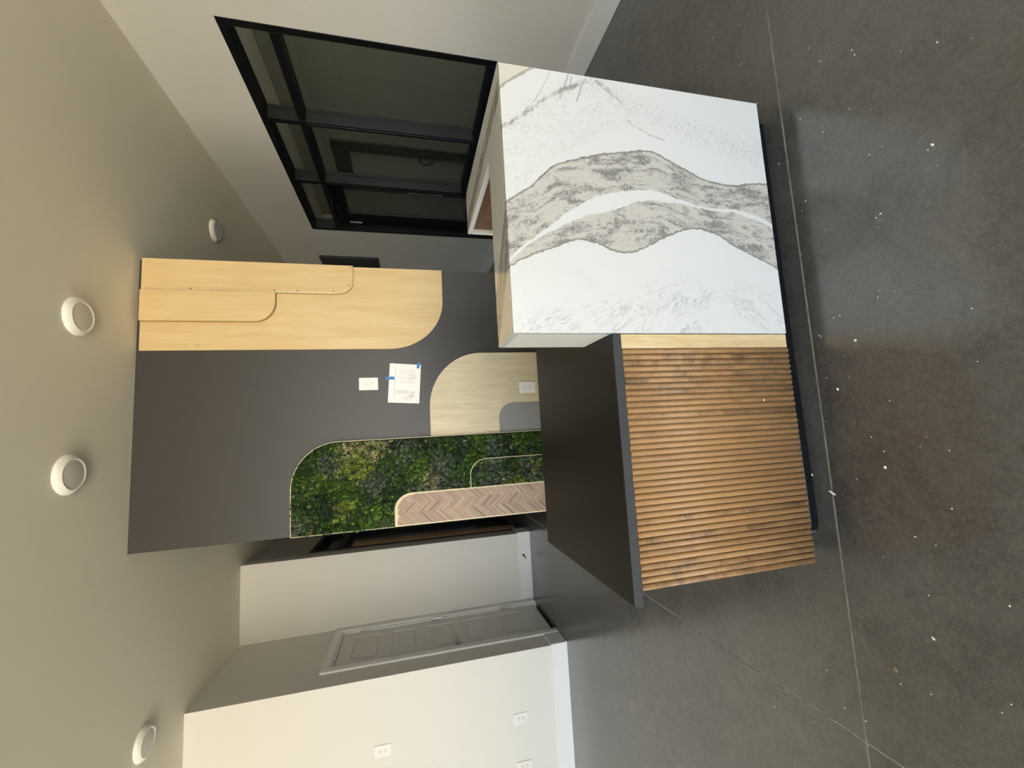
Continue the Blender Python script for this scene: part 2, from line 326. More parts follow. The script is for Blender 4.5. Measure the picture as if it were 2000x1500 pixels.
def paper_mat():
    b = NB('printed_paper'); s = b.sep(b.coord())
    x, z = s[0], s[2]
    def rect(x0, x1, z0, z1):
        return b.math('MULTIPLY', b.math('MULTIPLY', b.math('GREATER_THAN', x, x0), b.math('LESS_THAN', x, x1)), b.math('MULTIPLY', b.math('GREATER_THAN', z, z0), b.math('LESS_THAN', z, z1)))
    c = (0.86, 0.85, 0.82, 1)
    n = b.noise(b.coord(), 90, 3, 0.7)
    for r, a in (((-.125,.125,.064,.070), .55), ((-.075,-.047,-.03,.058), .42), ((-.10,-.055,-.075,-.035), .42), ((-.118,-.085,-.06,.005), .30), ((.00,.10,-.07,.035), .16), ((.03,.07,-.08,-.03), .22)):
        c = b.mix(b.math('MULTIPLY', b.math('MULTIPLY', rect(*r), b.step(n, 0.35, 0.6)), a), c, (0.25, 0.25, 0.25, 1))
    b.col(c); b.rough(0.7); return b.m
M['paper'] = paper_mat()

class MB:
    """collects shapes and links them as ONE mesh object"""
    def __init__(self): self.bm = bmesh.new()
    def box(self, x0, x1, y0, y1, z0, z1, bev=0.0, seg=1):
        r = bmesh.ops.create_cube(self.bm, size=1.0)
        vs_ = r['verts']
        for v in vs_:
            v.co = Vector(((x0 + x1) / 2 + v.co.x * (x1 - x0), (y0 + y1) / 2 + v.co.y * (y1 - y0), (z0 + z1) / 2 + v.co.z * (z1 - z0)))
        if bev:
            es = list({ed for v in vs_ for ed in v.link_edges})
            bmesh.ops.bevel(self.bm, geom=es, offset=bev, segments=seg, affect='EDGES', profile=0.6)
        return self
    def prism(self, pts, axis, a0, a1, bev=0.0):
        """polygon pts in the plane across `axis`, extruded from a0 to a1"""
        def mk(p, a):
            if axis == 'y': return (p[0], a, p[1])
            if axis == 'x': return (a, p[0], p[1])
            return (p[0], p[1], a)
        A = [self.bm.verts.new(mk(p, a0)) for p in pts]; B = [self.bm.verts.new(mk(p, a1)) for p in pts]
        fs = [self.bm.faces.new(A), self.bm.faces.new(B[::-1])]
        n = len(pts)
        for i in range(n): fs.append(self.bm.faces.new((A[i], B[i], B[(i + 1) % n], A[(i + 1) % n])))
        bmesh.ops.recalc_face_normals(self.bm, faces=fs)
        if bev:
            es = [ed for f in fs[:2] for ed in f.edges]
            bmesh.ops.bevel(self.bm, geom=list(set(es)), offset=bev, segments=1, affect='EDGES')
        return self
    def band(self, pts, axis, a0, a1, wdt, closed=False):
        """flat strip of width wdt that follows an open outline, extruded (an edge band)"""
        n = len(pts); inn = []
        for i, p in enumerate(pts):
            a = Vector(pts[max(i - 1, 0)]); c_ = Vector(pts[min(i + 1, n - 1)]); d = (c_ - a).normalized()
            inn.append((p[0] - d.y * wdt * -1, p[1] + d.x * wdt * -1))
        for i in range(n - 1):
            self.prism([pts[i], pts[i + 1], inn[i + 1], inn[i]], axis, a0, a1)
        return self
    def cyl(self, c, r0, r1, h, axis='z', seg=32):
        ret = bmesh.ops.create_cone(self.bm, cap_ends=True, segments=seg, radius1=r0, radius2=r1, depth=h)
        mat = Matrix.Identity(3)
        if axis == 'x': mat = Matrix.Rotation(math.pi / 2, 3, 'Y')
        if axis == 'y': mat = Matrix.Rotation(-math.pi / 2, 3, 'X')
        for v in ret['verts']: v.co = mat @ v.co + Vector(c)
        return self
    def lathe(self, prof, c, seg=48):
        rings = []
        for r, z in prof:
            rings.append([self.bm.verts.new((c[0] + r * math.cos(2 * math.pi * k / seg), c[1] + r * math.sin(2 * math.pi * k / seg), c[2] + z)) for k in range(seg)])
        for a, b_ in zip(rings, rings[1:]):
            for k in range(seg): self.bm.faces.new((a[k], a[(k + 1) % seg], b_[(k + 1) % seg], b_[k]))
        self.bm.faces.new(rings[0][::-1]); self.bm.faces.new(rings[-1])
        bmesh.ops.recalc_face_normals(self.bm, faces=self.bm.faces[:])
        return self
    def tube(self, path, r, seg=8):
        rings = []
        for i, p in enumerate(path):
            p = Vector(p); d = (Vector(path[min(i + 1, len(path) - 1)]) - Vector(path[max(i - 1, 0)])).normalized()
            a = d.cross(Vector((0, 0, 1)));
            if a.length < 1e-3: a = d.cross(Vector((1, 0, 0)))
            a.normalize(); b_ = d.cross(a)
            rings.append([self.bm.verts.new(p + (a * math.cos(2 * math.pi * k / seg) + b_ * math.sin(2 * math.pi * k / seg)) * r) for k in range(seg)])
        for a, b_ in zip(rings, rings[1:]):
            for k in range(seg): self.bm.faces.new((a[k], a[(k + 1) % seg], b_[(k + 1) % seg], b_[k]))
        self.bm.faces.new(rings[0][::-1]); self.bm.faces.new(rings[-1])
        bmesh.ops.recalc_face_normals(self.bm, faces=self.bm.faces[:])
        return self
    def build(self, name, mat, parent=None, origin=None, smooth=False):
        me = bpy.data.meshes.new(name)
        o0 = Vector(origin) if origin is not None else Vector((0, 0, 0))
        base = o0
        if parent is not None: base = world_loc(parent) if origin is None else o0
        if base.length: bmesh.ops.translate(self.bm, verts=self.bm.verts[:], vec=-base)
        self.bm.to_mesh(me); self.bm.free(); me.materials.append(mat)
        if smooth:
            for p in me.polygons: p.use_smooth = True
            try: me.set_sharp_from_angle(angle=math.radians(35))
            except Exception: pass
        o = bpy.data.objects.new(name, me); C.objects.link(o)
        if parent is not None:
            o.parent = parent; o.location = base - world_loc(parent)
        else: o.location = base
        return o

def world_loc(o):
    l = Vector(o.location)
    while o.parent is not None: o = o.parent; l = l + Vector(o.location)
    return l
def empty(name, loc):
    o = bpy.data.objects.new(name, None); o.location = loc; o.empty_display_size = 0.1; C.objects.link(o); return o
def tag(o, label, cat, group=None):
    o['label'] = label; o['category'] = cat
    if group: o['group'] = group
    return o
def struct(o): o['kind'] = 'structure'; return o
def stuff(o): o['kind'] = 'stuff'; return o

# ------------------------------------------------------------------ the room shell
CZ, XR, YA, YL, YH, XC, XH = 2.9608, 2.2916, 1.9484, 2.6811, 3.7144, -2.1874, -1.4465
WT, YQ = 0.13, -1.0
XF, YB, YE, XE = -7.0, -5.5, 8.0, 4.5      # far left wall, glazed street side, rear end, wall of the room behind the glass

fl = struct(MB().box(XF - .15, XE + .15, YB - .05, YE + .1, -0.2, -0.0012).build('floor', M['dustjoint']))
JX, JY, JW = -1.2715, -0.0155, 0.0035
for (x0, x1) in ((XF - .15, JX - JW), (JX + JW, XE + .15)):
    for (y0, y1) in ((YB - .05, JY - JW), (JY + JW, YE + .1)):
        MB().box(x0, x1, y0, y1, -0.0011, 0.0).build('slab', M['concrete'], fl)
b_ = MB(); b_.box(XF - .2, XR + WT, YB - .1, YE + .2, CZ, CZ + 0.25); b_.box(XR + WT, XE + .95, YQ - .1, YE + .2, CZ, CZ + 0.25)
struct(b_.build('ceiling', M['ceiling']))
b_ = MB(); b_.box(-40, 40, -60, YB - .05, -0.25, -0.1); b_.box(-40, XF - .16, YB - .05, 20, -0.25, -0.1)
struct(b_.build('ground', M['pavement']))

S0, S1, SD, ST, SB = 1.465, 4.15, 3.12, 2.385, 0.65     # storefront in the right wall
b_ = MB()
b_.box(XR, XR + WT, YB, S0, 0, CZ); b_.box(XR, XR + WT, S0, S1, ST, CZ)
b_.box(XR, XR + WT, S0, SD, 0, SB); b_.box(XR, XR + WT, S1, YE, 0, CZ)
struct(b_.build('wall_right', M['wall']))
b_ = MB(); b_.box(XF, XC, YL, YL + .12, 0, CZ); struct(b_.build('wall_left', M['wall']))
D0, D1, DT = 2.955, 3.632, 2.015                          # alcove door opening
b_ = MB(); b_.box(XC - .12, XC, YL + .12, D0, 0, CZ); b_.box(XC - .12, XC, D0, D1, DT, CZ); b_.box(XC - .12, XC, D1, YH + .1, 0, CZ)
struct(b_.build('wall_alcove', M['wall']))
struct(MB().box(XC, XH, YH, YH + .12, 0, CZ).build('wall_hall', M['wall']))
H0, H1, HT = 3.915, 6.3, 2.385                            # storefront in the corridor wall
b_ = MB(); b_.box(XH - .12, XH, YH + .12, H0, 0, CZ); b_.box(XH - .12, XH, H0, H1, HT, CZ); b_.box(XH - .12, XH, H1, YE, 0, CZ)
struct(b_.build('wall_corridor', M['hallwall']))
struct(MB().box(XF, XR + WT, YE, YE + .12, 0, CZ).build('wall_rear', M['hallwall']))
b_ = MB(); b_.box(XF - .12, XF, YB, -5.2, 0, CZ); b_.box(XF - .12, XF, -.2, YE, 0, CZ); b_.box(XF - .12, XF, -5.2, -.2, 0, .3); b_.box(XF - .12, XF, -5.2, -.2, 2.8, CZ)
struct(b_.build('wall_far_left', M['wall']))
b_ = MB(); b_.box(XF, -6.8, YB - .1, YB, 0, CZ); b_.box(2.1, XR + WT, YB - .1, YB, 0, CZ); b_.box(-6.8, 2.1, YB - .1, YB, 2.86, CZ)
struct(b_.build('wall_street', M['wall']))
b_ = MB(); b_.box(XE, XE + .12, YQ, 5.55, 0, CZ); b_.box(XE, XE + .12, 5.55, 6.95, 2.43, CZ); b_.box(XE, XE + .12, 6.95, YE, 0, CZ)
b_.box(XR + WT, XE, YE, YE + .12, 0, CZ); b_.box(XR + WT, XE, YQ - .1, YQ, 0, .2); b_.box(XR + WT, XE, YQ - .1, YQ, 2.7, CZ)  # unseen open side added to bring daylight into the back room
struct(b_.build('wall_back_room', M['backroom']))
struct(MB().box(XE + .12, XE + .9, 5.3, 7.2, 0, CZ).build('wall_beyond', M['backroom']))
struct(MB().box(-0.876, 0.947, YA, YA + 0.145, 0, CZ).build('wall_accent', M['charcoal']))

BH = 0.150
def base_board(name, x0, x1, y0, y1, face):
    b = MB(); t = 0.014
    if face == 'x-': prof = [(y0, y1)]; b.box(x0, x1, y0, y1, 0, BH, bev=0.003)
    else: b.box(x0, x1, y0, y1, 0, BH, bev=0.003)
    return struct(b.build(name, M['trim']))
base_board('baseboard_right', XR - .014, XR, YB, SD, 'x-')
base_board('baseboard_right_rear', XR - .014, XR, S1, YE, 'x-')
base_board('baseboard_left', XF, XC + .014, YL - .014, YL, 'y-')
base_board('baseboard_alcove', XC, XC + .014, YL, 2.868, 'x+')
base_board('baseboard_hall', XC + .02, XH + .014, YH - .014, YH, 'y-')
base_board('baseboard_corridor', XH, XH + .014, YH, H0, 'x+')
MB().box(XF, XC + .018, YL - .018, YL, 0, .012).build('shoe_strip', M['trim'], bpy.data.objects['baseboard_left'])

# ---- storefront in the right wall (window_1) and its glazed door (door_2)
GX = XR + 0.077
w1 = struct(empty('window_1', (XR, S0, 0)))
def bar(name, y0, y1, z0, z1, par, x0=XR - .004, x1=XR + .118, mat='black'):
    return MB().box(x0, x1, y0, y1, z0, z1, bev=0.002).build(name, M[mat], par)
bar('jamb', S0, S0 + .05, SB, ST, w1); bar('jamb', S1 - .05, S1, 0, ST, w1)
bar('head', S0 + .05, S1 - .05, ST - .05, ST, w1)
m1 = bar('mullion', 2.285, 2.335, SB, ST - .05, w1); m2 = bar('mullion', 3.12, 3.17, 0, ST - .05, w1)
for y0, y1 in ((S0 + .05, 2.285), (2.335, 3.12)):
    bar('sill', y0, y1, SB, SB + .043, w1)
for y0, y1 in ((S0 + .05, 2.285), (2.335, 3.12), (3.17, S1 - .05)):
    bar('transom_bar', y0, y1, 2.055, 2.105, w1)
    MB().box(GX, GX + .006, y0, y1, 2.105, ST - .05).build('pane', M['glass'], w1)
for y0, y1 in ((S0 + .05, 2.285), (2.335, 3.12)):
    MB().box(GX, GX + .006, y0, y1, SB + .043, 2.055).build('pane', M['glass'], w1)
    # slim glazing beads that catch the light at the foot of each pane
    bar('glazing_bead', y0, y1, SB + .043, SB + .055, w1, XR + .05, GX - .001, 'black_face')
for yy in (2.300, 3.135):
    bar('snap_cover', yy, yy + .018, SB + .05, 2.05, w1, XR - .008, XR - .0042, 'black_face')
d2 = struct(empty('door_2', (XR + .07, 3.18, 0)))
def leaf(name, y0, y1, z0, z1, x0=XR + .060, x1=XR + .105): return MB().box(x0, x1, y0, y1, z0, z1, bev=0.002).build(name, M['black'], d2)
leaf('stile', 3.176, 3.246, .012, 2.045); leaf('stile', 3.83, 4.094, .012, 2.045)
leaf('top_rail', 3.246, 3.83, 1.925, 2.045); leaf('bottom_rail', 3.246, 3.83, .012, .262)
MB().box(GX, GX + .006, 3.246, 3.83, .262, 1.925).build('pane', M['glass'], d2)
cl = MB().box(XR + .015, XR + .06, 3.62, 3.90, 1.985, 2.04, bev=.004).build('door_closer', M['black'], d2)
MB().tube([(XR + .03, 3.66, 2.043), (XR - .10, 3.52, 2.043), (XR + .0, 3.34, 2.05)], .007).build('closer_arm', M['black_face'], cl)
hb = MB().box(XR + .03, XR + .06, 3.190, 3.232, .98, 1.06, bev=.003).build('lock', M['black'], d2)
MB().box(XR + .022, XR + .03, 3.196, 3.226, 1.035, 1.055).build('lock_indicator', M['red'], hb)
MB().tube([(XR + .06, 3.21, .90), (XR + .0, 3.21, .90), (XR + .0, 3.21, 1.0 + .25), (XR + .06, 3.21, 1.25)], .009).build('pull_handle', M['black_face'], d2)
MB().box(XR + .052, XR + .060, 4.02, 4.05, 1.80, 1.94, bev=.002).build('label_plate', M['steel'], d2)

# guessed glazed door in the room behind (door_3), frames toned like a faint reflection
d3 = struct(empty('door_3', (XE, 5.6, 0)))
for nm, y0, y1, z0, z1 in (('jamb', 5.56, 5.70, 0, 2.42), ('jamb', 6.80, 6.94, 0, 2.42), ('head', 5.70, 6.80, 2.28, 2.42),
                           ('stile', 5.705, 5.80, .01, 2.275), ('stile', 6.70, 6.795, .01, 2.275), ('top_rail', 5.80, 6.70, 2.16, 2.275), ('bottom_rail', 5.80, 6.70, .01, .22)):
    MB().box(XE - .02, XE + .09, y0, y1, z0, z1, bev=.003).build(nm, M['reflect_frame'], d3)
MB().box(XE + .03, XE + .036, 5.80, 6.70, .22, 2.16).build('pane', M['bright_grey'], d3)  # opaque grey pane put in for the brightness beyond the door
MB().tube([(XE - .02, 5.76, .78), (XE - .09, 5.80, .80), (XE - .11, 5.84, .90), (XE - .09, 5.80, 1.0), (XE - .02, 5.76, 1.02)], .014).build('pull_handle', M['black_face'], d3)

# ---- storefront in the corridor wall (window_2)
w2 = struct(empty('window_2', (XH, H0, 0)))
def bar2(name, y0, y1, z0, z1, mat='black', x0=XH - .115, x1=XH + .004): return MB().box(x0, x1, y0, y1, z0, z1, bev=.002).build(name, M[mat], w2)
bar2('jamb', H0, H0 + .05, 0, HT); bar2('jamb', H1 - .05, H1, 0, HT); bar2('head', H0 + .05, H1 - .05, HT - .05, HT)
bar2('mullion', 5.05, 5.10, 0, HT - .05); bar2('transom_bar', H0 + .05, 5.05, 2.055, 2.105); bar2('transom_bar', 5.10, H1 - .05, 2.055, 2.105)
bar2('sill', H0 + .05, 5.05, 0, .10); bar2('sill', 5.10, H1 - .05, 0, .10)
for y0, y1 in ((H0 + .05, 5.05), (5.10, H1 - .05)):
    MB().box(XH - .083, XH - .077, y0, y1, .10, 2.055).build('pane', M['glass'], w2)
    MB().box(XH - .083, XH - .077, y0, y1, 2.105, HT - .05).build('pane', M['glass'], w2)
bar2('brown_reflection', H0 + .06, H0 + .22, .11, 1.95, 'reflected_wood', XH + .0042, XH + .012)  # brown strip added to imitate wood reflected in the corridor glass

# ---- alcove door (door_1): five stacked panels, casing, hinges, lever
d1 = struct(empty('door_1', (XC, D0, 0)))
cw = 0.075
def casing(y0, y1, z0, z1): return MB().box(XC - .001, XC + .018, y0, y1, z0, z1, bev=.004).build('casing', M['trim'], d1)
casing(D0 - cw, D0 - .004, 0, DT + cw); casing(D1 + .004, min(D1 + cw, YH - .001), 0, DT + cw); casing(D0 - .004, D1 + .004, DT + .004, DT + cw)
MB().box(XC - .118, XC - .001, D0 + .0005, D0 + .014, 0, DT - .0005).build('jamb', M['trim'], d1)
MB().box(XC - .118, XC - .001, D1 - .014, D1 - .0005, 0, DT - .0005).build('jamb', M['trim'], d1)
MB().box(XC - .118, XC - .001, D0 + .014, D1 - .014, DT - .014, DT - .0005).build('jamb', M['trim'], d1)
ly0, ly1, lz0, lz1, lx = D0 + .017, D1 - .017, .028, DT - .018, XC - .012
lf = MB()
st = .105; rails = [(lz0, .235)]; ph = (lz1 - .12 - .235 - 4 * .10) / 5; pz = []
z = .235
for k in range(5):
    pz.append((z, z + ph)); z += ph
    rails.append((z, z + (.10 if k < 4 else lz1 - z))); z += .10
lf.box(lx - .036, lx, ly0, ly0 + st, lz0, lz1); lf.box(lx - .036, lx, ly1 - st, ly1, lz0, lz1)
for a, c_ in rails: lf.box(lx - .036, lx, ly0 + st, ly1 - st, a, c_)
leafo = lf.build('door_leaf', M['door_white'], d1)
for a, c_ in pz:
    b = MB(); y0, y1 = ly0 + st, ly1 - st
    b.box(lx - .030, lx - .011, y0, y1, a, c_); b.box(lx - .012, lx - .004, y0 + .028, y1 - .028, a + .028, c_ - .028, bev=.0035)
    b.build('door_panel', M['door_white'], leafo)
for z in (1.80, 1.08, .36):
    MB().box(XC - .013, XC + .004, ly1 - .004, ly1 + .016, z - .05, z + .05, bev=.002).cyl((XC + .004, ly1 + .006, z), .007, .007, .10, 'z', 12).build('hinge', M['steel'], d1)
hd = MB().cyl((lx + .006, ly0 + .06, .93), .026, .026, .012, 'x', 24).cyl((lx + .03, ly0 + .06, .93), .009, .009, .05, 'x', 12).build('lever_handle', M['steel'], d1, smooth=True)
MB().box(lx + .045, lx + .058, ly0 + .055, ly0 + .17, .922, .940, bev=.004).build('lever', M['steel'], hd)
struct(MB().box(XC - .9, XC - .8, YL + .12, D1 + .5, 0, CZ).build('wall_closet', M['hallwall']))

# spring door stop on the hall baseboard
ds = MB().cyl((-1.685, YH - .014 - .004, .09), .012, .012, .008, 'y', 16)
ds.tube([(-1.685, YH - .02, .09), (-1.70, YH - .085, .084)], .006).build('door_stop', M['dark'], None, (-1.685, YH - .014, .09))
tag(bpy.data.objects['door_stop'], 'small dark door stop sticking out of the white baseboard', 'door stop')

# dark panel far along the right wall, half hidden by the accent wall
vt = MB().box(XR - .035, XR - .0002, 4.92, 5.75, 1.67, 2.46, bev=.004).build('grille', M['vent'], None, (XR, 5.3, 1.67))
for k in range(9): MB().box(XR - .042, XR - .034, 4.95, 5.72, 1.72 + k * .08, 1.765 + k * .08).build('louvre', M['vent'], vt)
tag(vt, 'dark rectangular wall grille beyond the black glazing, half hidden by the charcoal wall', 'grille')

# ------------------------------------------------------------------ ceiling lights (unlit discs)
def lamp(x, y, label):
    t = empty('ceiling_light', (x, y, CZ))
    MB().lathe([(.100, 0), (.100, -.006), (.092, -.020), (.078, -.030), (.070, -.028), (.070, 0)], (x, y, CZ)).build('trim_ring', M['white_plastic'], t, smooth=True)
    MB().lathe([(.070, -.010), (.070, -.027), (.05, -.0295), (.01, -.0305)], (x, y, CZ)).build('lens', M['lens'], t, smooth=True)
    tag(t, label, 'ceiling light', 'unlit disc lights on the ceiling')
lamp(.434, 1.455, 'round white ceiling light directly in front of the birch wall panel')
lamp(-.367, 1.455, 'round white ceiling light in front of the plain charcoal wall')
lamp(-2.056, 2.18, 'round white ceiling light close to the white wall with outlets')
lamp(1.648, 2.975, 'dim round ceiling light in shade between birch panel and black glazing')

# ------------------------------------------------------------------ reception counter in quartz
TQ, HQ, WQ, DQ = 0.020, 1.0263, 0.838, 0.205
rc = tag(empty('reception_counter', (0, 0, 0)), 'tall white quartz counter with waving grey veins, beside the slatted desk', 'counter')
MB().box(0, WQ, 0, TQ, .0836, HQ, bev=.0012).build('front_panel', M['quartz'], rc)
top = [(0, TQ), (WQ, TQ), (WQ, .742), (.652, .742), (.652, DQ), (0, DQ)]
MB().prism(top, 'z', HQ - TQ, HQ, bev=.001).build('countertop', M['quartz_top'], rc)
MB().box(0, TQ, TQ, DQ, .7233, HQ - TQ).build('side_panel', M['quartz_side_lit'], rc)
MB().box(.652, WQ, .722, .742, .0836, HQ - TQ).build('end_panel', M['quartz_side_lit'], rc)
MB().box(WQ - TQ, WQ, TQ, .722, .0836, HQ - TQ).build('side_panel', M['quartz_side_lit'], rc)
MB().box(.668, .686, DQ - .02, .722, .7240, HQ - TQ).build('cabinet_panel', M['walnut'], rc)
MB().box(TQ, .668, DQ - .020, DQ - .003, .7240, HQ - TQ).build('cabinet_panel', M['walnut'], rc)
MB().box(.02, WQ - .03, .062, .075, 0, .0836).build('toe_kick', M['toe_and_shade'], rc)
MB().box(WQ - .045, WQ - .03, .075, .70, 0, .0836).build('toe_kick', M['toe_and_shade'], rc)
MB().box(.655, WQ - .045, .69, .70, 0, .0836).build('toe_kick', M['toe_and_shade'], rc)

# ------------------------------------------------------------------ slatted reception desk
FX, FZ0, FZ1 = -0.7434, .0836, .6955
dk = tag(empty('reception_desk', (-.35, .35, 0)), 'low desk with black top and brown wood slat front', 'desk')
dtop = [(-.780, .005), (-.0015, .005), (-.0015, DQ + .0015), (.650, DQ + .0015), (.650, .759), (-.780, .759)]
MB().prism(dtop, 'z', FZ1 + .0004, .7233, bev=.0012).build('desktop', M['slab'], dk)
MB().box(-.780, -.002, -.0005, .0046, FZ1 + .0004, .7229, bev=.0006).build('edge_band', M['slab_edge'], dk)
MB().box(FX, -.002, .013, .031, FZ0, FZ1).build('front_panel', M['poplar'], dk)
MB().box(-.046, -.0022, .004, .0129, FZ0, FZ1, bev=.0008).build('filler_strip', M['poplar'], dk)['label'] = 'pale unstained wood strip'
MB().box(FX, FX + .018, .031, .74, FZ0, FZ1).build('side_panel', M['slat'], dk)
MB().box(FX + .018, .64, .700, .716, FZ0, FZ1).build('back_panel', M['walnut'], dk)
MB().box(FX + .075, .018, .062, .075, 0, .0836).build('toe_kick', M['vinyl'], dk)
MB().box(FX + .075, FX + .088, .075, .70, 0, .0836).build('toe_kick', M['vinyl'], dk)
# loose vinyl base strip that bows out from the toe kick and curls at its end
path = [(.815, .0612), (.5, .061), (.2, .059), (-.1, .056), (-.35, .052), (-.55, .049), (-.630, .049), (-.650, .052), (-.658, .059), (-.650, .065)]
b = MB()
for (x0, y0), (x1, y1) in zip(path, path[1:]):
    d = Vector((x1 - x0, y1 - y0)).normalized(); nx, ny = -d.y * .004, d.x * .004
    b.prism([(x0, y0), (x1, y1), (x1 - nx, y1 - ny), (x0 - nx, y0 - ny)], 'z', .026, .070)
vb = b.build('vinyl_base', M['vinyl'], dk)
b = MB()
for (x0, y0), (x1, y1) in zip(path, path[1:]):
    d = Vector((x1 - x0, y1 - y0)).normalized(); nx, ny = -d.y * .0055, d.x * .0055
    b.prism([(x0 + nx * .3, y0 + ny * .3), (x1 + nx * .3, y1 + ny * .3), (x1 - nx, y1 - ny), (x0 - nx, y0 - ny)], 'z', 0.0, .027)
b.build('toe_and_shade', M['toe_and_shade'], vb)  # foot of the strip coloured near black to paint its shade
NS = 39; SX0, SX1 = FX, -.0465; pitch = (SX1 - SX0) / NS; R_ = pitch * .5 - .0007
sm = None
for k in range(NS):
    cx = SX0 + pitch * (k + .5)
    if sm is None:
        b = MB(); prof = []
        for i in range(7):
            a = math.pi * i / 6; prof.append((-math.cos(a) * R_, -math.sin(a) * .0085))
        prof = [(-R_, .0035)] + prof + [(R_, .0035)]
        bm = b.bm
        A = [bm.verts.new((p[0], p[1], 0)) for p in prof]; B = [bm.verts.new((p[0], p[1], FZ1 - FZ0 - .001)) for p in prof]
        bm.faces.new(A); bm.faces.new(B[::-1]); n = len(prof)
        for i in range(n): bm.faces.new((A[i], B[i], B[(i + 1) % n], A[(i + 1) % n]))
        bmesh.ops.recalc_face_normals(bm, faces=bm.faces[:])
        o = b.build('slat', M['slat']); sm = o
        for p in o.data.polygons: p.use_smooth = len(p.vertices) == 4
    else:
        o = sm.copy(); C.objects.link(o)
    o.parent = dk; o.location = Vector((cx, .0093, FZ0 + random.uniform(-.0015, .0008))) - world_loc(dk)

# ------------------------------------------------------------------ wall panels on the charcoal wall
def arc(cx, cz, r, a0, a1, n=14): return [(cx + r * math.cos(math.radians(a0 + (a1 - a0) * i / n)), cz + r * math.sin(math.radians(a0 + (a1 - a0) * i / n))) for i in range(n + 1)]
def panel_ll(x0, x1, z0, z1, rx, rz=None):
    """rounded lower-left corner (elliptic)"""
    rz = rz or rx
    return [(x1, z0), (x1, z1), (x0, z1)] + [(x0 + rx - rx * math.cos(t), z0 + rz - rz * math.sin(t)) for t in [math.pi / 2 * i / 16 for i in range(17)]]
def panel_ur(x0, x1, z0, z1, rx, rz=None):
    rz = rz or rx
    return [(x0, z1), (x0, z0), (x1, z0)] + [(x1 - rx + rx * math.cos(t), z1 - rz + rz * math.sin(t)) for t in [math.pi / 2 * i / 16 for i in range(17)]]

def shade_edges(o):
    o.data.materials.append(M['birch_edge_shaded'])
    for p in o.data.polygons:
        if abs(p.normal.y) < .5: p.material_index = 1

bp = tag(empty('birch_panel', (.65, YA, 1.05)), 'tall golden birch wood wall panel with two layered rounded tongues', 'wall panel')
MB().prism(panel_ll(.352, .945, 1.050, 2.940, .36, .385), 'y', YA - .013, YA - .0003).build('base_layer', M['birch'], bp)
ov = MB().prism(panel_ll(.738, .947, 1.673, 2.932, .085, .115), 'y', YA - .0330, YA - .0132).build('overlay', M['birch'], bp); shade_edges(ov)
shade_edges(MB().prism(panel_ll(.536, .7350, 2.163, 2.930, .135, .125), 'y', YA - .050, YA - .0132).build('overlay', M['birch'], bp))
b = MB(); z = 2.92
while z > 1.80:
    x = .741 + random.uniform(0, .003); b.box(x, x + .010, YA - .0342, YA - .0329, z - .004, z + .004); z -= .021
stuff(b.build('chipped_edge', M['edge'], ov))
b = MB()
for x, z in ((.75, 2.66), (.752, 2.17), (.752, 2.03), (.755, 1.80), (.80, 1.70), (.93, 1.685)): b.box(x, x + .006, YA - .0342, YA - .0329, z - .003, z + .005)
stuff(b.build('nail_marks', M['dark'], ov))

op = tag(empty('oak_panel', (0, YA, .12)), 'pale oak veneer wall panel with rounded top corner behind the desk', 'wall panel')
MB().prism(panel_ur(-.2795, .318, .12, 1.168, .395, .385), 'y', YA - .012, YA - .0003, bev=.001).build('board', M['oak'], op)
MB().prism(panel_ur(-.2795, -.066, .12, .667, .105, .115), 'y', YA - .0165, YA - .0122, bev=.001).build('felt_inset', M['felt'], op)['label'] = 'grey felt inset'

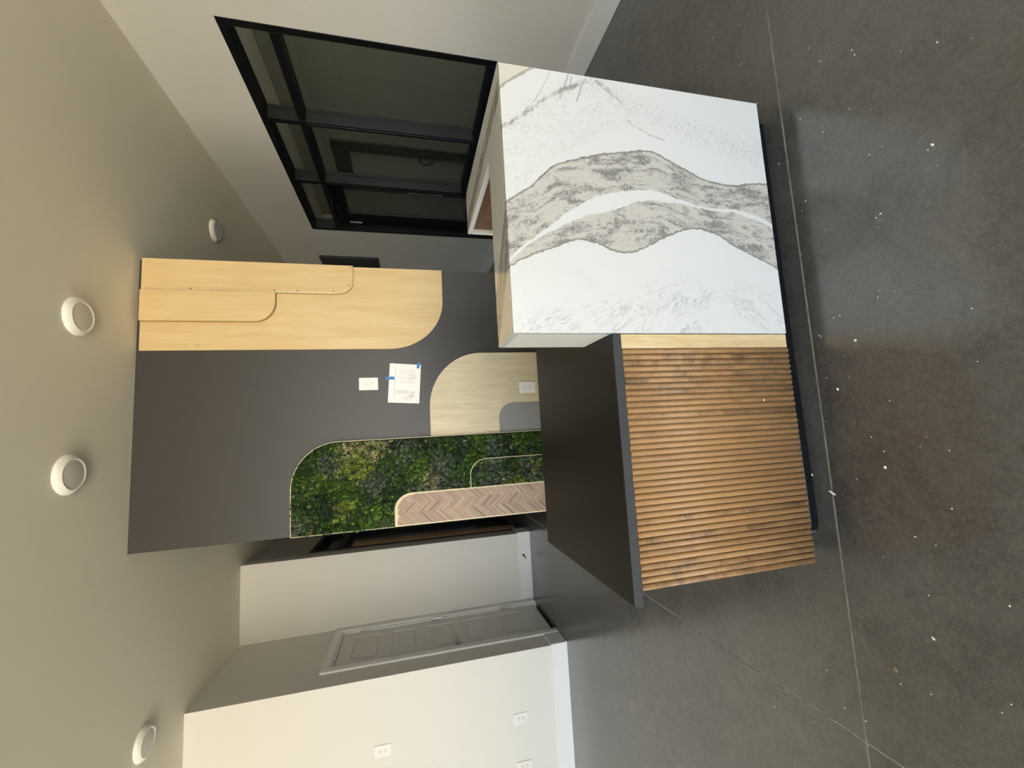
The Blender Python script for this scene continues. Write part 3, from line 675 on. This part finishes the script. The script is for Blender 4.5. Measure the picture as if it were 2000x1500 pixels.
def moss_field(inside, bounds, n, y_face, depth, seed):
    """thousands of small leaves in clumps of green tones"""
    rnd = random.Random(seed)
    x0, x1, z0, z1 = bounds
    tones = ((.26, (0.032, 0.070, 0.012)), (.50, (0.060, 0.120, 0.014)), (.68, (0.085, 0.105, 0.070)), (.76, (0.15, 0.20, 0.030)), (.94, (0.016, 0.032, 0.012)), (1.0, (0.25, 0.25, 0.11)))
    zones = []
    for _ in range(70):
        t = rnd.random(); tone = next(c for a, c in tones if t <= a)
        zones.append((rnd.uniform(x0, x1), rnd.uniform(z0, z1), tone))
    V, F, K = [], [], []
    # clumps about two to three centimetres across, each a tuft of leaves fanning from its own centre
    clumps = 0
    while clumps < n:
        cx, cz = rnd.uniform(x0, x1), rnd.uniform(z0, z1)
        clumps += 1
        jx, jz = cx + rnd.gauss(0, .03), cz + rnd.gauss(0, .03)
        tone = min(zones, key=lambda q: (q[0] - jx) ** 2 + (q[1] - jz) ** 2)[2]
        if rnd.random() < .10: tone = rnd.choice(tones)[1]
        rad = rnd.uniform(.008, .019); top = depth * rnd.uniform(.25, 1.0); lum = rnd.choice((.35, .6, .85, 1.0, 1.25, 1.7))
        for _ in range(rnd.randint(9, 15)):
            a = rnd.uniform(0, 2 * math.pi); rr = rad * math.sqrt(rnd.random())
            x, z = cx + rr * math.cos(a), cz + rr * math.sin(a)
            if not inside(x, z): continue
            y = y_face - max(.001, top * (1 - (rr / rad) ** 2 * .75))
            L = rnd.uniform(.007, .016); wd = L * rnd.uniform(.35, .65)
            a2 = a + rnd.uniform(-.6, .6); ux, uz = math.cos(a2), math.sin(a2)
            til = .25 + .9 * rr / rad + rnd.uniform(-.3, .3); ti2 = rnd.uniform(-.6, .6)
            k = len(V)
            V += [(x - ux * L / 2, y - til * L / 2, z - uz * L / 2), (x + uz * wd / 2, y - ti2 * wd / 2, z - ux * wd / 2),
                  (x + ux * L / 2, min(y + til * L / 2, y_face - .0005), z + uz * L / 2), (x - uz * wd / 2, y + ti2 * wd / 2, z + ux * wd / 2)]
            F.append((k, k + 1, k + 2, k + 3))
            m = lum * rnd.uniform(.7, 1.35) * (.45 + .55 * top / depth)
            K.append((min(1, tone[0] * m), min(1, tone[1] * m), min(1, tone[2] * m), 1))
    return V, F, K
def moss_obj(name, V, F, K, parent):
    me = bpy.data.meshes.new(name); pl = world_loc(parent)
    me.from_pydata([tuple(Vector(v) - pl) for v in V], [], F)
    at = me.color_attributes.new('tone', 'FLOAT_COLOR', 'CORNER')
    flat = []
    for k in K: flat += list(k) * 4
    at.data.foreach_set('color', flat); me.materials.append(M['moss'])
    o = bpy.data.objects.new(name, me); C.objects.link(o); o.parent = parent; return stuff(o)

mp = tag(empty('moss_panel', (-.58, YA, .12)), 'green preserved moss wall panel with thin pale wood edge', 'wall panel')
mo = panel_ur(-.876, -.2805, .12, 2.073, .30, .29)
M['mossback'] = plain('moss_backing', (0.012, 0.022, 0.008, 1), 0.9, scale=40, var=0.5)
MB().prism([(-.876, 1.43), (-.6555, 1.43), (-.6555, .12), (-.2805, .12)] + mo[3:] + [(-.876, 2.073)], 'y', YA - .014, YA - .0003).build('backing', M['mossback'], mp)
edge_path = [(-.876, 2.073)] + panel_ur(-.876, -.2805, .12, 2.073, .30, .29)[:2:-1] + [(-.2805, .12)]
MB().band(edge_path, 'y', YA - .030, YA - .0003, .0035).build('edge_band', M['edge'], mp)
MB().box(-.8765, -.8735, YA - .030, YA - .0003, 1.43, 2.073).build('edge_band', M['edge'], mp)
def in_moss(x, z):
    if x > -.292: return False
    if z > 1.783 and x > -.5805:
        if ((x + .5805) / .295) ** 2 + ((z - 1.783) / .285) ** 2 > 1: return False
    if x < -.655 and z < 1.43:
        if z < 1.31 or x < -.765: return False
        return ((x + .765) / .112) ** 2 + ((z - 1.312) / .118) ** 2 > 1
    return True
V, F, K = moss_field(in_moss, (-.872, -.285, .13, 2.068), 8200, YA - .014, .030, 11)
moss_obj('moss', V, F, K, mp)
tp = [(-.655, .903)] + panel_ur(-.66, -.459, .12, .903, .112, .125)[:2:-1] + [(-.459, .12)]
MB().band(tp, 'y', YA - .046, YA - .014, .0035).build('inner_edge_band', M['edge'], mp)

hp = tag(empty('herringbone_panel', (-.765, YA, .12)), 'pinkish brown herringbone wood panel with cream edge, beside the moss', 'wall panel')
ho = panel_ur(-.8755, -.657, .12, 1.426, .108, .118)
MB().prism(ho, 'y', YA - .030, YA - .0003).build('backing', M['edge'], hp)
b = MB(); bm = b.bm; lay = bm.loops.layers.float_color.new('tone')
def in_her(x, z):
    if x < -.867 or x > -.667 or z > 1.416 or z < .128: return False
    if x > -.765 and z > 1.308: return ((x + .765) / .098) ** 2 + ((z - 1.308) / .108) ** 2 < 1
    return True
cols = [(-.867, -.790, 1), (-.790, -.722, -1), (-.722, -.667, 1)]
rnd = random.Random(5)
from mathutils.geometry import intersect_line_line_2d
def clip_poly(poly, inside_fn, n=14):
    # drop strips outside; trim those that cross the rounded corner by shortening along their length
    return all(inside_fn(x, z) for x, z in poly)
for x0, x1, s in cols:
    z = .04
    while z < 1.55:
        h = rnd.uniform(.010, .017); t = rnd.random()
        tone = ((.40, .285, .21) if t < .5 else (.47, .345, .26) if t < .75 else (.32, .225, .17) if t < .92 else (.22, .15, .115))
        kf = rnd.uniform(.80, 1.06); tone = tuple(q * kf for q in tone) + (1,)
        N = 8; dy = rnd.uniform(0, .0012)
        dzc = (x1 - x0) * 1.05 * s
        for i in range(N):
            xa, xb = x0 + (x1 - x0) * i / N, x0 + (x1 - x0) * (i + 1) / N
            za, zb = z + dzc * (i / N - .5) , z + dzc * ((i + 1) / N - .5)
            q = [(xa, za), (xb, zb), (xb, zb + h - .0008), (xa, za + h - .0008)]
            if not clip_poly(q, in_her_loose := (lambda X_, Z_: in_her(min(max(X_, -.8669), -.6671), Z_))): continue
            vs_ = [bm.verts.new((p[0], YA - .0318 - dy, p[1])) for p in q]; f = bm.faces.new(vs_)
            for lp in f.loops: lp[lay] = tone
        z += h
bmesh.ops.remove_doubles(bm, verts=bm.verts[:], dist=1e-5)
r = bmesh.ops.extrude_face_region(bm, geom=bm.faces[:])
nv = [g for g in r['geom'] if isinstance(g, bmesh.types.BMVert)]
bmesh.ops.translate(bm, verts=nv, vec=(0, .0016, 0)); bmesh.ops.recalc_face_normals(bm, faces=bm.faces[:])
stuff(b.build('herringbone_strips', M['herring'], hp))

# ------------------------------------------------------------------ outlets, paper, tape
def outlet(x, z, y, label, t0=0.0, pm='white_plastic'):
    o = empty('wall_outlet', (x, y, z))
    MB().box(x - .0435, x + .0435, y - .006 - t0, y - .0002 - t0, z - .0635, z + .0635, bev=.0025, seg=2).build('cover_plate', M[pm], o)
    for dz in (.0195, -.0195):
        rr = MB().cyl((x, y - .0072 - t0, z + dz), .0165, .0165, .0028, 'y', 24).build('receptacle', M[pm], o)
        for dx, hh in ((-.0062, .009), (.0062, .008)):
            MB().box(x + dx - .0012, x + dx + .0012, y - .0092 - t0, y - .0087 - t0, z + dz + .001 - hh / 2 + .003, z + dz + .001 + hh / 2 + .003).build('slot', M['dark'], rr)
        MB().cyl((x, y - .009 - t0, z + dz - .008), .0026, .0026, .0006, 'y', 12).build('slot', M['dark'], rr)
    MB().cyl((x, y - .0065 - t0, z), .003, .003, .0016, 'y', 12).build('screw', M['white_plastic'], o)
    tag(o, label, 'outlet', 'white electrical outlets')
outlet(.106, 1.582, YA, 'white outlet on bare charcoal wall beside the taped paper')
outlet(.047, .437, YA, 'white outlet low on the pale oak panel', .0122)
outlet(-2.732, 1.587, YL, 'white outlet high on the white wall', 0.0, 'plate')
outlet(-2.725, .456, YL, 'white outlet low on white wall, nearer the door corner', 0.0, 'plate')
outlet(-3.105, .443, YL, 'white outlet low on white wall, farther from the door', 0.0, 'plate')

pp = MB().box(-.1397, .1397, -.0006, .0, -.108, .108).build('paper', M['paper'])
pc = Vector((.103, YA - .0022, 1.339)); pang = math.radians(-4.2)
pp.location = pc; pp.rotation_euler = (0, -pang, 0)
tag(pp, 'white printed drawing sheet taped to the charcoal wall', 'paper')
def tape(dx, dz, wx, wz, ang, label):
    o = MB().box(-wx / 2, wx / 2, -.0004, 0, -wz / 2, wz / 2).build('tape', M['tape'])
    o.location = pc + Vector((dx, -.0008, dz)); o.rotation_euler = (0, math.radians(ang), 0)
    tag(o, label, 'tape', 'blue tape holding the paper')
# two torn pieces of painter's tape holding the sheet
tape(.040, .097, .022, .058, 0, 'strip of blue tape at the top edge of the paper')
tape(.128, -.100, .044, .020, 12, 'short blue tape piece at the lower corner of the paper')

# ------------------------------------------------------------------ bits of debris lying on the floor
def chip_mesh(sx_, sy_, h, seed):
    r = random.Random(seed); n = r.randint(5, 7)
    pts = [(sx_ / 2 * math.cos(2 * math.pi * i / n) * r.uniform(.7, 1.1), sy_ / 2 * math.sin(2 * math.pi * i / n) * r.uniform(.7, 1.1)) for i in range(n)]
    return MB().prism(pts, 'z', 0, h, bev=h * .25)
G = 'white drywall crumbs scattered on the concrete'
CL = 'tiny white drywall crumb on the dark concrete floor'
special = [
    (-.528, -.016, .026, .007, .004, 1.1, 'chip', 'curled white shaving on the floor seam before the slats'),
    (-.199, -.081, .011, .006, .004, .4, 'chip', 'bright white crumb on the floor before the slat front'),
    (-.435, -.186, .010, .008, .005, .2, 'chip', 'round pinkish white crumb lying out on the open floor'),
    (-.059, -.155, .010, .010, .002, 0, 'chip', 'blurred white plaster spot on the floor before the quartz edge'),
    (-1.003, -.133, .017, .012, .004, .6, 'leafbit', 'small dry leaf scrap on the floor'),
    (.393, -.412, .009, .006, .005, .5, 'chip', 'square white crumb alone on the floor far from the counter'),
    (-.477, .046, .009, .005, .003, .3, 'chip', 'white crumb lying against the black vinyl base strip'),
    (-.874, -.240, .011, .006, .003, .9, 'chip', 'oblong white crumb near the dry leaf scrap'),
]
for i, (x, y, a, b2, h, ang, mt, lab) in enumerate(special):
    o = chip_mesh(a, b2, h, 20 + i).build('leaf_scrap' if mt == 'leafbit' else 'drywall_crumb', M[mt])
    o.location = (x, y, .0003); o.rotation_euler = (0, 0, ang)
    tag(o, lab, 'leaf' if mt == 'leafbit' else 'crumb', None if mt == 'leafbit' else 'white drywall chips')
o = chip_mesh(.009, .006, .003, 77).build('drywall_crumb', M['chip']); o.location = (-.219, -.0003, .209); o.rotation_euler = (math.radians(90), .4, 0)
tag(o, 'white drywall crumb stuck on the wood slats', 'crumb', 'white drywall chips')
rnd = random.Random(31)
spots = [(-1.368, .328, 'tiny white crumb on the floor behind the crossing of the two floor seams'),
         (-1.321, .162, 'tiny white crumb close behind the crossing of the two floor seams'),
         (-1.206, .041, 'tiny white crumb at the floor seam near the seam crossing'),
         (-.617, -.234, 'tiny white crumb on the open floor, between the pinkish crumb and the oblong one'),
         (-.732, -.404, 'tiny white crumb farthest out on the floor before the slats'),
         (.627, -.150, 'tiny white crumb on the floor beyond the seam before the quartz bands'),
         (.782, -.272, 'tiny white crumb on the floor off the right corner of the quartz front'),
         (.282, -.273, 'tiny white crumb on the floor straight out from the quartz bands'),
         (1.434, .252, 'tiny white crumb on the floor between counter and right wall')]
proto = None
for x, y, lab in spots:
    if proto is None: o = proto = chip_mesh(.006, .0045, .002, 99).build('drywall_crumb', M['chip'])
    else: o = proto.copy(); C.objects.link(o)
    o.location = (x, y, .0003); o.rotation_euler = (0, 0, rnd.uniform(0, 6.28)); s = rnd.uniform(.6, 1.15); o.scale = (s * rnd.uniform(.8, 1.5), s, 1)
    tag(o, lab, 'crumb', 'white drywall chips')
b = MB()
for _ in range(110):
    x, y = rnd.uniform(-1.7, 1.9), rnd.uniform(-.55, .35)
    if y > -.01 and -.80 < x < .86: y = rnd.uniform(-.30, .03)
    s = rnd.uniform(.0006, .0014); b.box(x - s, x + s * rnd.uniform(.6, 2), y - s, y + s, .0003, .0003 + s)
o = b.build('plaster_dust', M['chip']); stuff(o); o['label'] = 'fine plaster dust specks on the concrete floor'; o['category'] = 'dust'
